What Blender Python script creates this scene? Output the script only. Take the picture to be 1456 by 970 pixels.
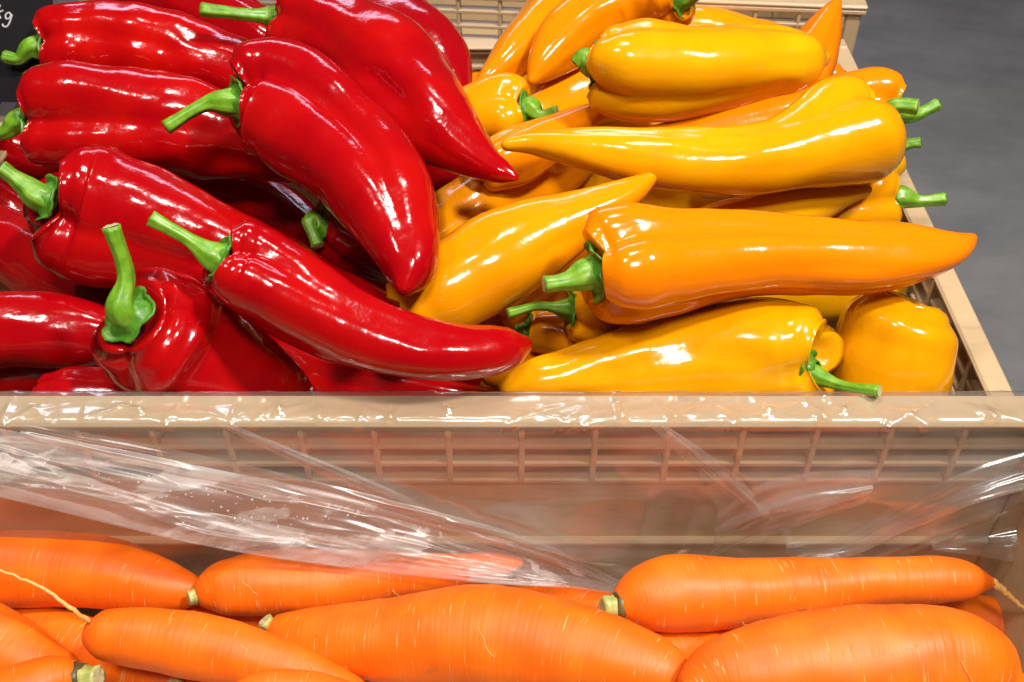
import bpy, math, random
import numpy as np
from mathutils import Vector, noise, Matrix

for o in list(bpy.data.objects):
    bpy.data.objects.remove(o)
S = bpy.context.scene
col = S.collection
R = math.radians
random.seed(7)

# ------------------------------------------------------------------ camera
ZR = 0.95                       # height of the carrot crate's rear rail above the shop floor
F = 1520.0                      # focal length in photograph pixels (1456 wide)
PITCH = R(43.0)
CAM = Vector((0, 0, ZR + 0.416))
cd = bpy.data.cameras.new('camera')
cam = bpy.data.objects.new('camera', cd)
col.objects.link(cam)
cam.location = CAM
cam.rotation_euler = (R(90) - PITCH, 0, 0)
cd.sensor_width = 36
cd.lens = 36 * F / 1456
cd.clip_start = 0.02
cd.clip_end = 60
cd.dof.use_dof = True
cd.dof.focus_distance = 0.62
cd.dof.aperture_fstop = 20
S.camera = cam

# ------------------------------------------------------------------ light
W = bpy.data.worlds.new('World')
S.world = W
W.use_nodes = True
W.node_tree.nodes['Background'].inputs['Color'].default_value = (1.0, 0.96, 0.92, 1)
W.node_tree.nodes['Background'].inputs['Strength'].default_value = 0.045
S.view_settings.view_transform = 'Standard'
S.view_settings.look = 'None'
S.view_settings.exposure = -0.52
S.view_settings.gamma = 1.0
S.cycles.use_denoising = True
S.cycles.max_bounces = 8
S.cycles.diffuse_bounces = 2
S.cycles.transparent_max_bounces = 16


def area(name, loc, target, sx, sy, power, color):
    l = bpy.data.lights.new(name, 'AREA')
    l.shape = 'RECTANGLE'
    l.size, l.size_y = sx, sy
    l.energy = power
    l.color = color
    o = bpy.data.objects.new(name, l)
    col.objects.link(o)
    o.location = loc
    o.rotation_euler = (Vector(target) - Vector(loc)).to_track_quat('-Z', 'Y').to_euler()
    return o


TGT = (0, 0.55, ZR)
# shop ceiling: track lamps over the display and a cool strip further down the aisle
area('ceiling_lamp', (0.80, 0.15, ZR + 1.65), TGT, 0.16, 0.16, 52, (1.0, 0.94, 0.87))
area('ceiling_lamp', (-0.12, 0.95, ZR + 1.70), TGT, 0.30, 0.20, 13, (1.0, 0.95, 0.89))
area('ceiling_lamp', (-0.70, 0.30, ZR + 1.70), TGT, 0.22, 0.22, 13, (1.0, 0.95, 0.89))
area('ceiling_lamp', (0.05, -0.40, ZR + 1.65), TGT, 0.30, 0.22, 25, (1.0, 0.95, 0.89))
area('aisle_lamp', (-0.6, 3.4, ZR + 1.7), TGT, 2.0, 0.35, 26, (0.72, 0.76, 1.0))


# ------------------------------------------------------------------ helpers
FW = Vector((0, math.cos(PITCH), -math.sin(PITCH)))
DN = Vector((0, -math.sin(PITCH), -math.cos(PITCH)))
RT = Vector((1, 0, 0))


def ray(px, py):                     # direction with forward component 1
    return FW + RT * ((px - 728) / F) + DN * ((py - 485) / F)


def at_z(px, py, z):                 # point of that direction at height z over the rail
    d = ray(px, py)
    return CAM + d * ((ZR + z - CAM.z) / d.z)


def at_y(px, py, y):                 # point of that direction on the upright plane y
    d = ray(px, py)
    return CAM + d * ((y - CAM.y) / d.y)


def tag(o, label=None, cat=None, group=None, kind=None):
    for k, v in (('label', label), ('category', cat), ('group', group), ('kind', kind)):
        if v:
            o[k] = v
    return o


def empty(name, loc, label, cat, group=None, rz=0):
    o = bpy.data.objects.new(name, None)
    col.objects.link(o)
    o.location = loc
    o.rotation_euler.z = rz
    o.empty_display_size = 0.02
    return tag(o, label, cat, group)


def mesh(name, v, f, mat, parent=None, smooth=True, uv=None, origin=None):
    """one mesh object; v in world space, or in the parent's space when origin is None"""
    me = bpy.data.meshes.new(name)
    if origin is not None:
        v = [Vector(p) - Vector(origin) for p in v]
    me.from_pydata([tuple(p) for p in v], [], f)
    if smooth:
        me.polygons.foreach_set('use_smooth', [True] * len(me.polygons))
    if uv is not None:
        lay = me.uv_layers.new(name='UVMap')
        for l in me.loops:
            lay.data[l.index].uv = uv[l.vertex_index]
    me.materials.append(mat)
    me.update()
    o = bpy.data.objects.new(name, me)
    col.objects.link(o)
    o.parent = parent
    return o


def box_data(a, b, bev=0.0008):
    """bevelled box between two corners"""
    x0, y0, z0 = a
    x1, y1, z1 = b
    e = min(bev, (x1 - x0) * .4, (y1 - y0) * .4, (z1 - z0) * .4)
    v, f = [], []
    idx = {}
    cx, cy, cz = (x0, x1), (y0, y1), (z0, z1)
    for i in (0, 1):
        for j in (0, 1):
            for k in (0, 1):
                sx, sy, sz = (e, -e)[i], (e, -e)[j], (e, -e)[k]
                p = (cx[i], cy[j], cz[k])
                idx[i, j, k, 0] = len(v); v.append((p[0], p[1] + sy, p[2] + sz))
                idx[i, j, k, 1] = len(v); v.append((p[0] + sx, p[1], p[2] + sz))
                idx[i, j, k, 2] = len(v); v.append((p[0] + sx, p[1] + sy, p[2]))
    for i in (0, 1):
        q = [idx[i, 0, 0, 0], idx[i, 1, 0, 0], idx[i, 1, 1, 0], idx[i, 0, 1, 0]]
        f.append(q if i else q[::-1])
        q = [idx[0, i, 0, 1], idx[1, i, 0, 1], idx[1, i, 1, 1], idx[0, i, 1, 1]]
        f.append(q[::-1] if i else q)
        q = [idx[0, 0, i, 2], idx[1, 0, i, 2], idx[1, 1, i, 2], idx[0, 1, i, 2]]
        f.append(q if i else q[::-1])
    for a_ in (0, 1):
        for b_ in (0, 1):
            f.append([idx[0, a_, b_, 1], idx[1, a_, b_, 1], idx[1, a_, b_, 2], idx[0, a_, b_, 2]])
            f.append([idx[a_, 0, b_, 0], idx[a_, 1, b_, 0], idx[a_, 1, b_, 2], idx[a_, 0, b_, 2]])
            f.append([idx[a_, b_, 0, 0], idx[a_, b_, 1, 0], idx[a_, b_, 1, 1], idx[a_, b_, 0, 1]])
    for i in (0, 1):
        for j in (0, 1):
            for k in (0, 1):
                f.append([idx[i, j, k, 0], idx[i, j, k, 1], idx[i, j, k, 2]])
    return v, f


BOXES = {}


def box(name, a, b, mat, parent, bev=0.0008):
    """box part; alike boxes share mesh data"""
    a, b = Vector(a), Vector(b)
    c, h = (a + b) / 2, (b - a) / 2
    key = (round(h.x, 5), round(h.y, 5), round(h.z, 5), mat.name, bev)
    if key not in BOXES:
        v, f = box_data(-h, h, bev)
        o = mesh(name, v, f, mat, parent, smooth=False)
        import bmesh
        bm = bmesh.new(); bm.from_mesh(o.data)
        bmesh.ops.recalc_face_normals(bm, faces=bm.faces)
        bm.to_mesh(o.data); bm.free()
        BOXES[key] = o.data
    else:
        o = bpy.data.objects.new(name, BOXES[key])
        col.objects.link(o)
        o.parent = parent
    o.location = c
    return o


def spl(xs, ys, t):
    """monotone-ish cubic (Catmull-Rom) interpolation, vector valued"""
    xs = np.asarray(xs, float); ys = np.asarray(ys, float)
    if ys.ndim == 1:
        ys = ys[:, None]
    m = np.zeros_like(ys)
    h = np.diff(xs)[:, None]
    d = np.diff(ys, axis=0) / h
    m[0], m[-1] = d[0], d[-1]
    m[1:-1] = (d[:-1] * h[1:] + d[1:] * h[:-1]) / (h[1:] + h[:-1])
    i = np.clip(np.searchsorted(xs, t, side='right') - 1, 0, len(xs) - 2)
    hh = (xs[i + 1] - xs[i])[:, None]
    u = ((t - xs[i])[:, None]) / hh
    r = ((1 + 2 * u) * (1 - u) ** 2 * ys[i] + u * (1 - u) ** 2 * hh * m[i]
         + u * u * (3 - 2 * u) * ys[i + 1] + u * u * (u - 1) * hh * m[i + 1])
    return r


def frames(P, up):
    """tangents and a twist-free pair of normals along a polyline"""
    T = [(P[min(i + 1, len(P) - 1)] - P[max(i - 1, 0)]).normalized() for i in range(len(P))]
    n = up - T[0] * up.dot(T[0])
    n.normalize()
    N, B = [], []
    for t in T:
        n = (n - t * n.dot(t)).normalized()
        N.append(n.copy())
        B.append(t.cross(n))
    return T, N, B


# ------------------------------------------------------------------ materials
def newmat(name):
    m = bpy.data.materials.new(name)
    m.use_nodes = True
    nt = m.node_tree
    return m, nt, nt.nodes, nt.links, nt.nodes['Principled BSDF']


def ramp(N, stops):
    r = N.new('ShaderNodeValToRGB')
    e = r.color_ramp.elements
    e[0].position, e[0].color = stops[0][0], (*stops[0][1], 1)
    e[1].position, e[1].color = stops[1][0], (*stops[1][1], 1)
    for p, c in stops[2:]:
        x = e.new(p); x.color = (*c, 1)
    return r


def pepper_mat(name, c_main, c_alt, c_var, sss, rad, relief):
    m, nt, N, L, b = newmat(name)
    uv = N.new('ShaderNodeUVMap')
    tc = N.new('ShaderNodeTexCoord')
    oi = N.new('ShaderNodeObjectInfo')
    # broad ripening patches
    nz = N.new('ShaderNodeTexNoise'); nz.inputs['Scale'].default_value = 24; nz.inputs['Detail'].default_value = 3
    L.new(tc.outputs['Object'], nz.inputs['Vector'])
    r1 = ramp(N, [(0.42, c_main), (0.78, c_alt)])
    L.new(nz.outputs['Fac'], r1.inputs['Fac'])
    mx = N.new('ShaderNodeMix'); mx.data_type = 'RGBA'
    L.new(r1.outputs['Color'], mx.inputs['A'])
    mx.inputs['B'].default_value = (*c_var, 1)
    L.new(oi.outputs['Alpha'], mx.inputs['Factor'])
    # a few dull scuffs and small dark specks on the skin
    sp = N.new('ShaderNodeTexNoise'); sp.inputs['Scale'].default_value = 260; sp.inputs['Detail'].default_value = 2
    L.new(tc.outputs['Object'], sp.inputs['Vector'])
    spr = ramp(N, [(0.73, (0, 0, 0)), (0.78, (1, 1, 1))])
    L.new(sp.outputs['Fac'], spr.inputs['Fac'])
    sp8 = N.new('ShaderNodeMath'); sp8.operation = 'MULTIPLY'; sp8.inputs[1].default_value = 0.45
    L.new(spr.outputs['Color'], sp8.inputs[0])
    mxs = N.new('ShaderNodeMix'); mxs.data_type = 'RGBA'
    L.new(mx.outputs['Result'], mxs.inputs['A']); mxs.inputs['B'].default_value = (c_main[0] * .35, c_main[1] * .3, .002, 1)
    L.new(sp8.outputs[0], mxs.inputs['Factor'])
    # fine lengthwise fibres just under the skin
    mp = N.new('ShaderNodeMapping'); mp.inputs['Scale'].default_value = (12, 260, 1)
    L.new(uv.outputs['UV'], mp.inputs['Vector'])
    fb = N.new('ShaderNodeTexNoise'); fb.inputs['Scale'].default_value = 1.0; fb.inputs['Detail'].default_value = 3
    L.new(mp.outputs['Vector'], fb.inputs['Vector'])
    hs = N.new('ShaderNodeHueSaturation')
    mr = N.new('ShaderNodeMapRange'); mr.inputs['To Min'].default_value = 0.93; mr.inputs['To Max'].default_value = 1.06
    L.new(fb.outputs['Fac'], mr.inputs['Value'])
    L.new(mr.outputs['Result'], hs.inputs['Value'])
    L.new(mxs.outputs['Result'], hs.inputs['Color'])
    L.new(hs.outputs['Color'], b.inputs['Base Color'])
    # skin relief: soft dimples and a slight orange peel break up the reflections
    n2 = N.new('ShaderNodeTexNoise'); n2.inputs['Scale'].default_value = 130; n2.inputs['Detail'].default_value = 2
    L.new(tc.outputs['Object'], n2.inputs['Vector'])
    mp3 = N.new('ShaderNodeMapping'); mp3.inputs['Scale'].default_value = (60, 150, 1)
    L.new(uv.outputs['UV'], mp3.inputs['Vector'])
    n3 = N.new('ShaderNodeTexNoise'); n3.inputs['Scale'].default_value = 1.6; n3.inputs['Detail'].default_value = 3
    L.new(mp3.outputs['Vector'], n3.inputs['Vector'])
    ad = N.new('ShaderNodeMath'); ad.operation = 'MULTIPLY_ADD'; ad.inputs[1].default_value = 0.3
    L.new(n3.outputs['Fac'], ad.inputs[0]); L.new(n2.outputs['Fac'], ad.inputs[2])
    bp = N.new('ShaderNodeBump'); bp.inputs['Strength'].default_value = 0.45; bp.inputs['Distance'].default_value = relief
    L.new(ad.outputs[0], bp.inputs['Height'])
    L.new(bp.outputs['Normal'], b.inputs['Normal'])
    n4 = N.new('ShaderNodeTexNoise'); n4.inputs['Scale'].default_value = 90; n4.inputs['Detail'].default_value = 4
    L.new(tc.outputs['Object'], n4.inputs['Vector'])
    mr4 = N.new('ShaderNodeMapRange'); mr4.inputs['To Min'].default_value = 0.06; mr4.inputs['To Max'].default_value = 0.22
    L.new(n4.outputs['Fac'], mr4.inputs['Value'])
    L.new(mr4.outputs['Result'], b.inputs['Roughness'])
    b.inputs['IOR'].default_value = 1.5
    b.inputs['Specular IOR Level'].default_value = 0.5
    b.inputs['Subsurface Weight'].default_value = sss
    b.inputs['Subsurface Radius'].default_value = rad
    b.inputs['Subsurface Scale'].default_value = 0.006
    return m


M_RED = pepper_mat('red_pepper_skin', (0.40, 0.001, 0.0025), (0.54, 0.005, 0.0015), (0.28, 0.001, 0.005), 0.0, (1, .10, .05), 0.0007)
M_YEL = pepper_mat('yellow_pepper_skin', (0.80, 0.335, 0.001), (0.82, 0.42, 0.002), (0.90, 0.215, 0.001), 0.10, (1, .5, .08), 0.0005)


def green_mat(name, c1, c2, c3):
    m, nt, N, L, b = newmat(name)
    tc = N.new('ShaderNodeTexCoord')
    n = N.new('ShaderNodeTexNoise'); n.inputs['Scale'].default_value = 160; n.inputs['Detail'].default_value = 4
    L.new(tc.outputs['Object'], n.inputs['Vector'])
    r = ramp(N, [(0.3, c1), (0.55, c2), (0.8, c3)])
    L.new(n.outputs['Fac'], r.inputs['Fac'])
    L.new(r.outputs['Color'], b.inputs['Base Color'])
    bp = N.new('ShaderNodeBump'); bp.inputs['Strength'].default_value = 0.35; bp.inputs['Distance'].default_value = 0.0008
    L.new(n.outputs['Fac'], bp.inputs['Height']); L.new(bp.outputs['Normal'], b.inputs['Normal'])
    b.inputs['Roughness'].default_value = 0.36
    b.inputs['Subsurface Weight'].default_value = 0.0
    b.inputs['Subsurface Radius'].default_value = (.5, 1, .1)
    b.inputs['Subsurface Scale'].default_value = 0.003
    return m


M_STEM = green_mat('pepper_stem_green', (0.10, 0.26, 0.010), (0.17, 0.37, 0.018), (0.28, 0.46, 0.05))
M_CALYX = green_mat('pepper_calyx_green', (0.045, 0.17, 0.012), (0.085, 0.25, 0.015), (0.16, 0.34, 0.03))
M_CUT = green_mat('stem_cut_pale', (0.42, 0.42, 0.20), (0.55, 0.52, 0.28), (0.30, 0.24, 0.12))
M_STUB = green_mat('carrot_stub', (0.30, 0.33, 0.07), (0.47, 0.47, 0.14), (0.55, 0.52, 0.28))
M_STUBDARK = green_mat('carrot_crown_dark', (0.05, 0.035, 0.015), (0.10, 0.08, 0.03), (0.22, 0.17, 0.05))
M_ROOT = green_mat('carrot_root', (0.72, 0.33, 0.07), (0.80, 0.42, 0.12), (0.70, 0.40, 0.15))


def carrot_mat():
    m, nt, N, L, b = newmat('carrot_skin')
    uv = N.new('ShaderNodeUVMap'); tc = N.new('ShaderNodeTexCoord'); oi = N.new('ShaderNodeObjectInfo')
    nz = N.new('ShaderNodeTexNoise'); nz.inputs['Scale'].default_value = 40; nz.inputs['Detail'].default_value = 4
    L.new(tc.outputs['Object'], nz.inputs['Vector'])
    base = ramp(N, [(0.3, (0.86, 0.120, 0.001)), (0.7, (0.94, 0.18, 0.003))])
    L.new(nz.outputs['Fac'], base.inputs['Fac'])
    # pale short cross marks (lenticels): thin along the root, long around it
    mp = N.new('ShaderNodeMapping'); mp.inputs['Scale'].default_value = (760, 52, 1)
    L.new(uv.outputs['UV'], mp.inputs['Vector'])
    ln = N.new('ShaderNodeTexNoise'); ln.inputs['Scale'].default_value = 1.0; ln.inputs['Detail'].default_value = 1.5
    ln.inputs['Distortion'].default_value = 0.25
    L.new(mp.outputs['Vector'], ln.inputs['Vector'])
    lr = ramp(N, [(0.635, (0, 0, 0)), (0.70, (1, 1, 1))])
    L.new(ln.outputs['Fac'], lr.inputs['Fac'])
    msk = N.new('ShaderNodeTexNoise'); msk.inputs['Scale'].default_value = 60
    L.new(tc.outputs['Object'], msk.inputs['Vector'])
    mk = ramp(N, [(0.40, (0, 0, 0)), (0.58, (1, 1, 1))])
    L.new(msk.outputs['Fac'], mk.inputs['Fac'])
    mm = N.new('ShaderNodeMath'); mm.operation = 'MULTIPLY'
    L.new(lr.outputs['Color'], mm.inputs[0]); L.new(mk.outputs['Color'], mm.inputs[1])
    m8 = N.new('ShaderNodeMath'); m8.operation = 'MULTIPLY'; m8.inputs[1].default_value = 0.75
    L.new(mm.outputs[0], m8.inputs[0])
    mx = N.new('ShaderNodeMix'); mx.data_type = 'RGBA'
    L.new(base.outputs['Color'], mx.inputs['A']); mx.inputs['B'].default_value = (0.92, 0.43, 0.13, 1)
    L.new(m8.outputs[0], mx.inputs['Factor'])
    # rare small brown scars
    sc = N.new('ShaderNodeTexNoise'); sc.inputs['Scale'].default_value = 75; sc.inputs['Detail'].default_value = 5
    L.new(tc.outputs['Object'], sc.inputs['Vector'])
    sr = ramp(N, [(0.675, (0, 0, 0)), (0.72, (1, 1, 1))])
    L.new(sc.outputs['Fac'], sr.inputs['Fac'])
    s8 = N.new('ShaderNodeMath'); s8.operation = 'MULTIPLY'; s8.inputs[1].default_value = 0.6
    L.new(sr.outputs['Color'], s8.inputs[0])
    m2 = N.new('ShaderNodeMix'); m2.data_type = 'RGBA'
    L.new(mx.outputs['Result'], m2.inputs['A']); m2.inputs['B'].default_value = (0.42, 0.13, 0.025, 1)
    L.new(s8.outputs[0], m2.inputs['Factor'])
    L.new(m2.outputs['Result'], b.inputs['Base Color'])
    # relief: fine rings plus the marks as shallow grooves
    mp2 = N.new('ShaderNodeMapping'); mp2.inputs['Scale'].default_value = (420, 12, 1)
    L.new(uv.outputs['UV'], mp2.inputs['Vector'])
    rg = N.new('ShaderNodeTexNoise'); rg.inputs['Scale'].default_value = 1.0; rg.inputs['Detail'].default_value = 3
    L.new(mp2.outputs['Vector'], rg.inputs['Vector'])
    sb = N.new('ShaderNodeMath'); sb.operation = 'SUBTRACT'
    L.new(rg.outputs['Fac'], sb.inputs[0]); L.new(mm.outputs[0], sb.inputs[1])
    bp = N.new('ShaderNodeBump'); bp.inputs['Strength'].default_value = 0.45; bp.inputs['Distance'].default_value = 0.0008
    L.new(sb.outputs[0], bp.inputs['Height']); L.new(bp.outputs['Normal'], b.inputs['Normal'])
    b.inputs['Roughness'].default_value = 0.47
    b.inputs['Specular IOR Level'].default_value = 0.45
    b.inputs['Subsurface Weight'].default_value = 0.0
    b.inputs['Subsurface Radius'].default_value = (1, .4, .1)
    b.inputs['Subsurface Scale'].default_value = 0.004
    return m


M_CAR = carrot_mat()


def plastic(name, c, rough, var=0.12):
    m, nt, N, L, b = newmat(name)
    tc = N.new('ShaderNodeTexCoord')
    n = N.new('ShaderNodeTexNoise'); n.inputs['Scale'].default_value = 30; n.inputs['Detail'].default_value = 6
    L.new(tc.outputs['Object'], n.inputs['Vector'])
    d = tuple(x * (1 - var) for x in c); u = tuple(min(1, x * (1 + var)) for x in c)
    r = ramp(N, [(0.3, d), (0.7, u)])
    L.new(n.outputs['Fac'], r.inputs['Fac']); L.new(r.outputs['Color'], b.inputs['Base Color'])
    n2 = N.new('ShaderNodeTexNoise'); n2.inputs['Scale'].default_value = 260; n2.inputs['Detail'].default_value = 3
    L.new(tc.outputs['Object'], n2.inputs['Vector'])
    bp = N.new('ShaderNodeBump'); bp.inputs['Strength'].default_value = 0.15; bp.inputs['Distance'].default_value = 0.0006
    L.new(n2.outputs['Fac'], bp.inputs['Height']); L.new(bp.outputs['Normal'], b.inputs['Normal'])
    b.inputs['Roughness'].default_value = rough
    # scuffs and grime in short strokes
    mp = N.new('ShaderNodeMapping'); mp.inputs['Scale'].default_value = (25, 60, 90); mp.inputs['Rotation'].default_value = (.3, .5, .4)
    L.new(tc.outputs['Object'], mp.inputs['Vector'])
    g3 = N.new('ShaderNodeTexNoise'); g3.inputs['Scale'].default_value = 1.4; g3.inputs['Detail'].default_value = 7; g3.inputs['Roughness'].default_value = .7
    L.new(mp.outputs['Vector'], g3.inputs['Vector'])
    gr = ramp(N, [(0.56, (0, 0, 0)), (0.70, (1, 1, 1))])
    L.new(g3.outputs['Fac'], gr.inputs['Fac'])
    g8 = N.new('ShaderNodeMath'); g8.operation = 'MULTIPLY'; g8.inputs[1].default_value = 0.32
    L.new(gr.outputs['Color'], g8.inputs[0])
    gm = N.new('ShaderNodeMix'); gm.data_type = 'RGBA'
    L.new(r.outputs['Color'], gm.inputs['A']); gm.inputs['B'].default_value = (c[0] * .45, c[1] * .42, c[2] * .4, 1)
    L.new(g8.outputs[0], gm.inputs['Factor'])
    L.new(gm.outputs['Result'], b.inputs['Base Color'])
    return m


M_CRATE = plastic('crate_tan_plastic', (0.52, 0.375, 0.215), 0.42, 0.05)
M_BLACK = plastic('stand_black_metal', (0.02, 0.02, 0.022), 0.5)
M_BOARD = plastic('chalk_board', (0.012, 0.010, 0.012), 0.35)
M_CHALK = plastic('chalk_marker', (0.50, 0.50, 0.52), 0.8)


def floor_mat():
    m, nt, N, L, b = newmat('floor_concrete')
    tc = N.new('ShaderNodeTexCoord')
    mp = N.new('ShaderNodeMapping'); mp.inputs['Scale'].default_value = (1.2, 1.9, 1); mp.inputs['Rotation'].default_value = (0, 0, 0.5)
    L.new(tc.outputs['Object'], mp.inputs['Vector'])
    n = N.new('ShaderNodeTexNoise'); n.inputs['Scale'].default_value = 3; n.inputs['Detail'].default_value = 8; n.inputs['Roughness'].default_value = 0.65
    L.new(mp.outputs['Vector'], n.inputs['Vector'])
    r = ramp(N, [(0.3, (0.26, 0.258, 0.256)), (0.7, (0.40, 0.395, 0.388))])
    L.new(n.outputs['Fac'], r.inputs['Fac']); L.new(r.outputs['Color'], b.inputs['Base Color'])
    bp = N.new('ShaderNodeBump'); bp.inputs['Strength'].default_value = 0.1; bp.inputs['Distance'].default_value = 0.001
    L.new(n.outputs['Fac'], bp.inputs['Height']); L.new(bp.outputs['Normal'], b.inputs['Normal'])
    b.inputs['Roughness'].default_value = 0.45
    return m


M_FLOOR = floor_mat()


def film_mat(name='clear_film', haze=0.14, fog=0.0, rough=.10, gloss=0.0, fres=1.8):
    m, nt, N, L, b = newmat(name)
    N.remove(b)
    out = N['Material Output']
    tc = N.new('ShaderNodeTexCoord')
    fr = N.new('ShaderNodeFresnel'); fr.inputs['IOR'].default_value = 1.5
    ge = N.new('ShaderNodeNewGeometry')
    io = N.new('ShaderNodeMath'); io.operation = 'MULTIPLY_ADD'; io.inputs[1].default_value = 1 / 1.5 - 1.5; io.inputs[2].default_value = 1.5
    L.new(ge.outputs['Backfacing'], io.inputs[0]); L.new(io.outputs[0], fr.inputs['IOR'])
    f2 = N.new('ShaderNodeMath'); f2.operation = 'MULTIPLY_ADD'; f2.inputs[1].default_value = fres; f2.inputs[2].default_value = gloss; f2.use_clamp = True
    L.new(fr.outputs[0], f2.inputs[0])
    tr = N.new('ShaderNodeBsdfTransparent'); tr.inputs['Color'].default_value = (0.97, 0.965, 0.96, 1)
    gl = N.new('ShaderNodeBsdfGlossy'); gl.inputs['Roughness'].default_value = rough; gl.inputs['Color'].default_value = (1, 1, 1, 1)
    df = N.new('ShaderNodeBsdfDiffuse'); df.inputs['Color'].default_value = (0.82, 0.785, 0.75, 1)
    tl = N.new('ShaderNodeBsdfTranslucent'); tl.inputs['Color'].default_value = (0.82, 0.785, 0.75, 1)
    h = N.new('ShaderNodeMixShader'); h.inputs[0].default_value = 0.5
    L.new(df.outputs[0], h.inputs[1]); L.new(tl.outputs[0], h.inputs[2])
    # milky haze, uneven
    mp = N.new('ShaderNodeMapping'); mp.inputs['Scale'].default_value = (18, 18, 40); mp.inputs['Rotation'].default_value = (0, 0.25, 0)
    L.new(tc.outputs['Object'], mp.inputs['Vector'])
    n = N.new('ShaderNodeTexNoise'); n.inputs['Scale'].default_value = 1; n.inputs['Detail'].default_value = 5
    L.new(mp.outputs['Vector'], n.inputs['Vector'])
    mr = N.new('ShaderNodeMapRange'); mr.inputs['From Min'].default_value = 0.35; mr.inputs['From Max'].default_value = 0.75
    mr.inputs['To Min'].default_value = haze * 0.5; mr.inputs['To Max'].default_value = haze * 1.7
    L.new(n.outputs['Fac'], mr.inputs['Value'])
    if fog:                                # condensation patches clinging to the film
        mpf = N.new('ShaderNodeMapping'); mpf.inputs['Scale'].default_value = (14, 14, 60); mpf.inputs['Rotation'].default_value = (0, 0.2, 0)
        L.new(tc.outputs['Object'], mpf.inputs['Vector'])
        nf = N.new('ShaderNodeTexNoise'); nf.inputs['Scale'].default_value = 1; nf.inputs['Detail'].default_value = 7; nf.inputs['Roughness'].default_value = 0.6
        L.new(mpf.outputs['Vector'], nf.inputs['Vector'])
        rf = ramp(N, [(0.555, (0, 0, 0)), (0.585, (1, 1, 1))])
        L.new(nf.outputs['Fac'], rf.inputs['Fac'])
        af = N.new('ShaderNodeMath'); af.operation = 'MULTIPLY_ADD'; af.inputs[1].default_value = fog; af.use_clamp = True
        L.new(rf.outputs['Color'], af.inputs[0]); L.new(mr.outputs['Result'], af.inputs[2])
        hz = af.outputs[0]
    else:
        hz = mr.outputs['Result']
    m1 = N.new('ShaderNodeMixShader')
    L.new(hz, m1.inputs[0]); L.new(tr.outputs[0], m1.inputs[1]); L.new(h.outputs[0], m1.inputs[2])
    m2 = N.new('ShaderNodeMixShader')
    L.new(f2.outputs[0], m2.inputs[0]); L.new(m1.outputs[0], m2.inputs[1]); L.new(gl.outputs[0], m2.inputs[2])
    # fine stretch wrinkles
    mp2 = N.new('ShaderNodeMapping'); mp2.inputs['Scale'].default_value = (60, 60, 220); mp2.inputs['Rotation'].default_value = (0, 0.22, 0)
    L.new(tc.outputs['Object'], mp2.inputs['Vector'])
    n2 = N.new('ShaderNodeTexNoise'); n2.inputs['Scale'].default_value = 1; n2.inputs['Detail'].default_value = 4
    L.new(mp2.outputs['Vector'], n2.inputs['Vector'])
    bp = N.new('ShaderNodeBump'); bp.inputs['Strength'].default_value = 0.25; bp.inputs['Distance'].default_value = 0.0006
    L.new(n2.outputs['Fac'], bp.inputs['Height'])
    L.new(bp.outputs['Normal'], gl.inputs['Normal']); L.new(bp.outputs['Normal'], fr.inputs['Normal'])
    L.new(m2.outputs[0], out.inputs['Surface'])
    return m


M_FILM = film_mat(haze=.12, gloss=.07, rough=.19)
M_SOFT = film_mat('soft_film', 0.17, rough=.3)
M_HAZE = film_mat('hazy_film', 0.21, rough=.24, gloss=.05)
M_FOG = film_mat('foggy_film', 0.17, 0.38, rough=.30, fres=.9)

m, nt, N, L, b = newmat('water_drop')
N.remove(b)
_t = N.new('ShaderNodeBsdfTransparent'); _g = N.new('ShaderNodeBsdfPrincipled'); _g.inputs['Roughness'].default_value = 0.05; _g.inputs['Base Color'].default_value = (.8, .8, .8, 1)
_x = N.new('ShaderNodeMixShader'); _x.inputs[0].default_value = 0.3
L.new(_t.outputs[0], _x.inputs[1]); L.new(_g.outputs[0], _x.inputs[2]); L.new(_x.outputs[0], N['Material Output'].inputs['Surface'])
M_WATER = m

# ------------------------------------------------------------------ setting
g = 6.0
nx = 24
v = [(-g + 2 * g * i / nx, -g + 2 * g * j / nx, 0.0) for j in range(nx + 1) for i in range(nx + 1)]
f = [[j * (nx + 1) + i, j * (nx + 1) + i + 1, (j + 1) * (nx + 1) + i + 1, (j + 1) * (nx + 1) + i] for j in range(nx) for i in range(nx)]
tag(mesh('floor', v, f, M_FLOOR, smooth=False), kind='structure')

# ------------------------------------------------------------------ crates


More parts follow.
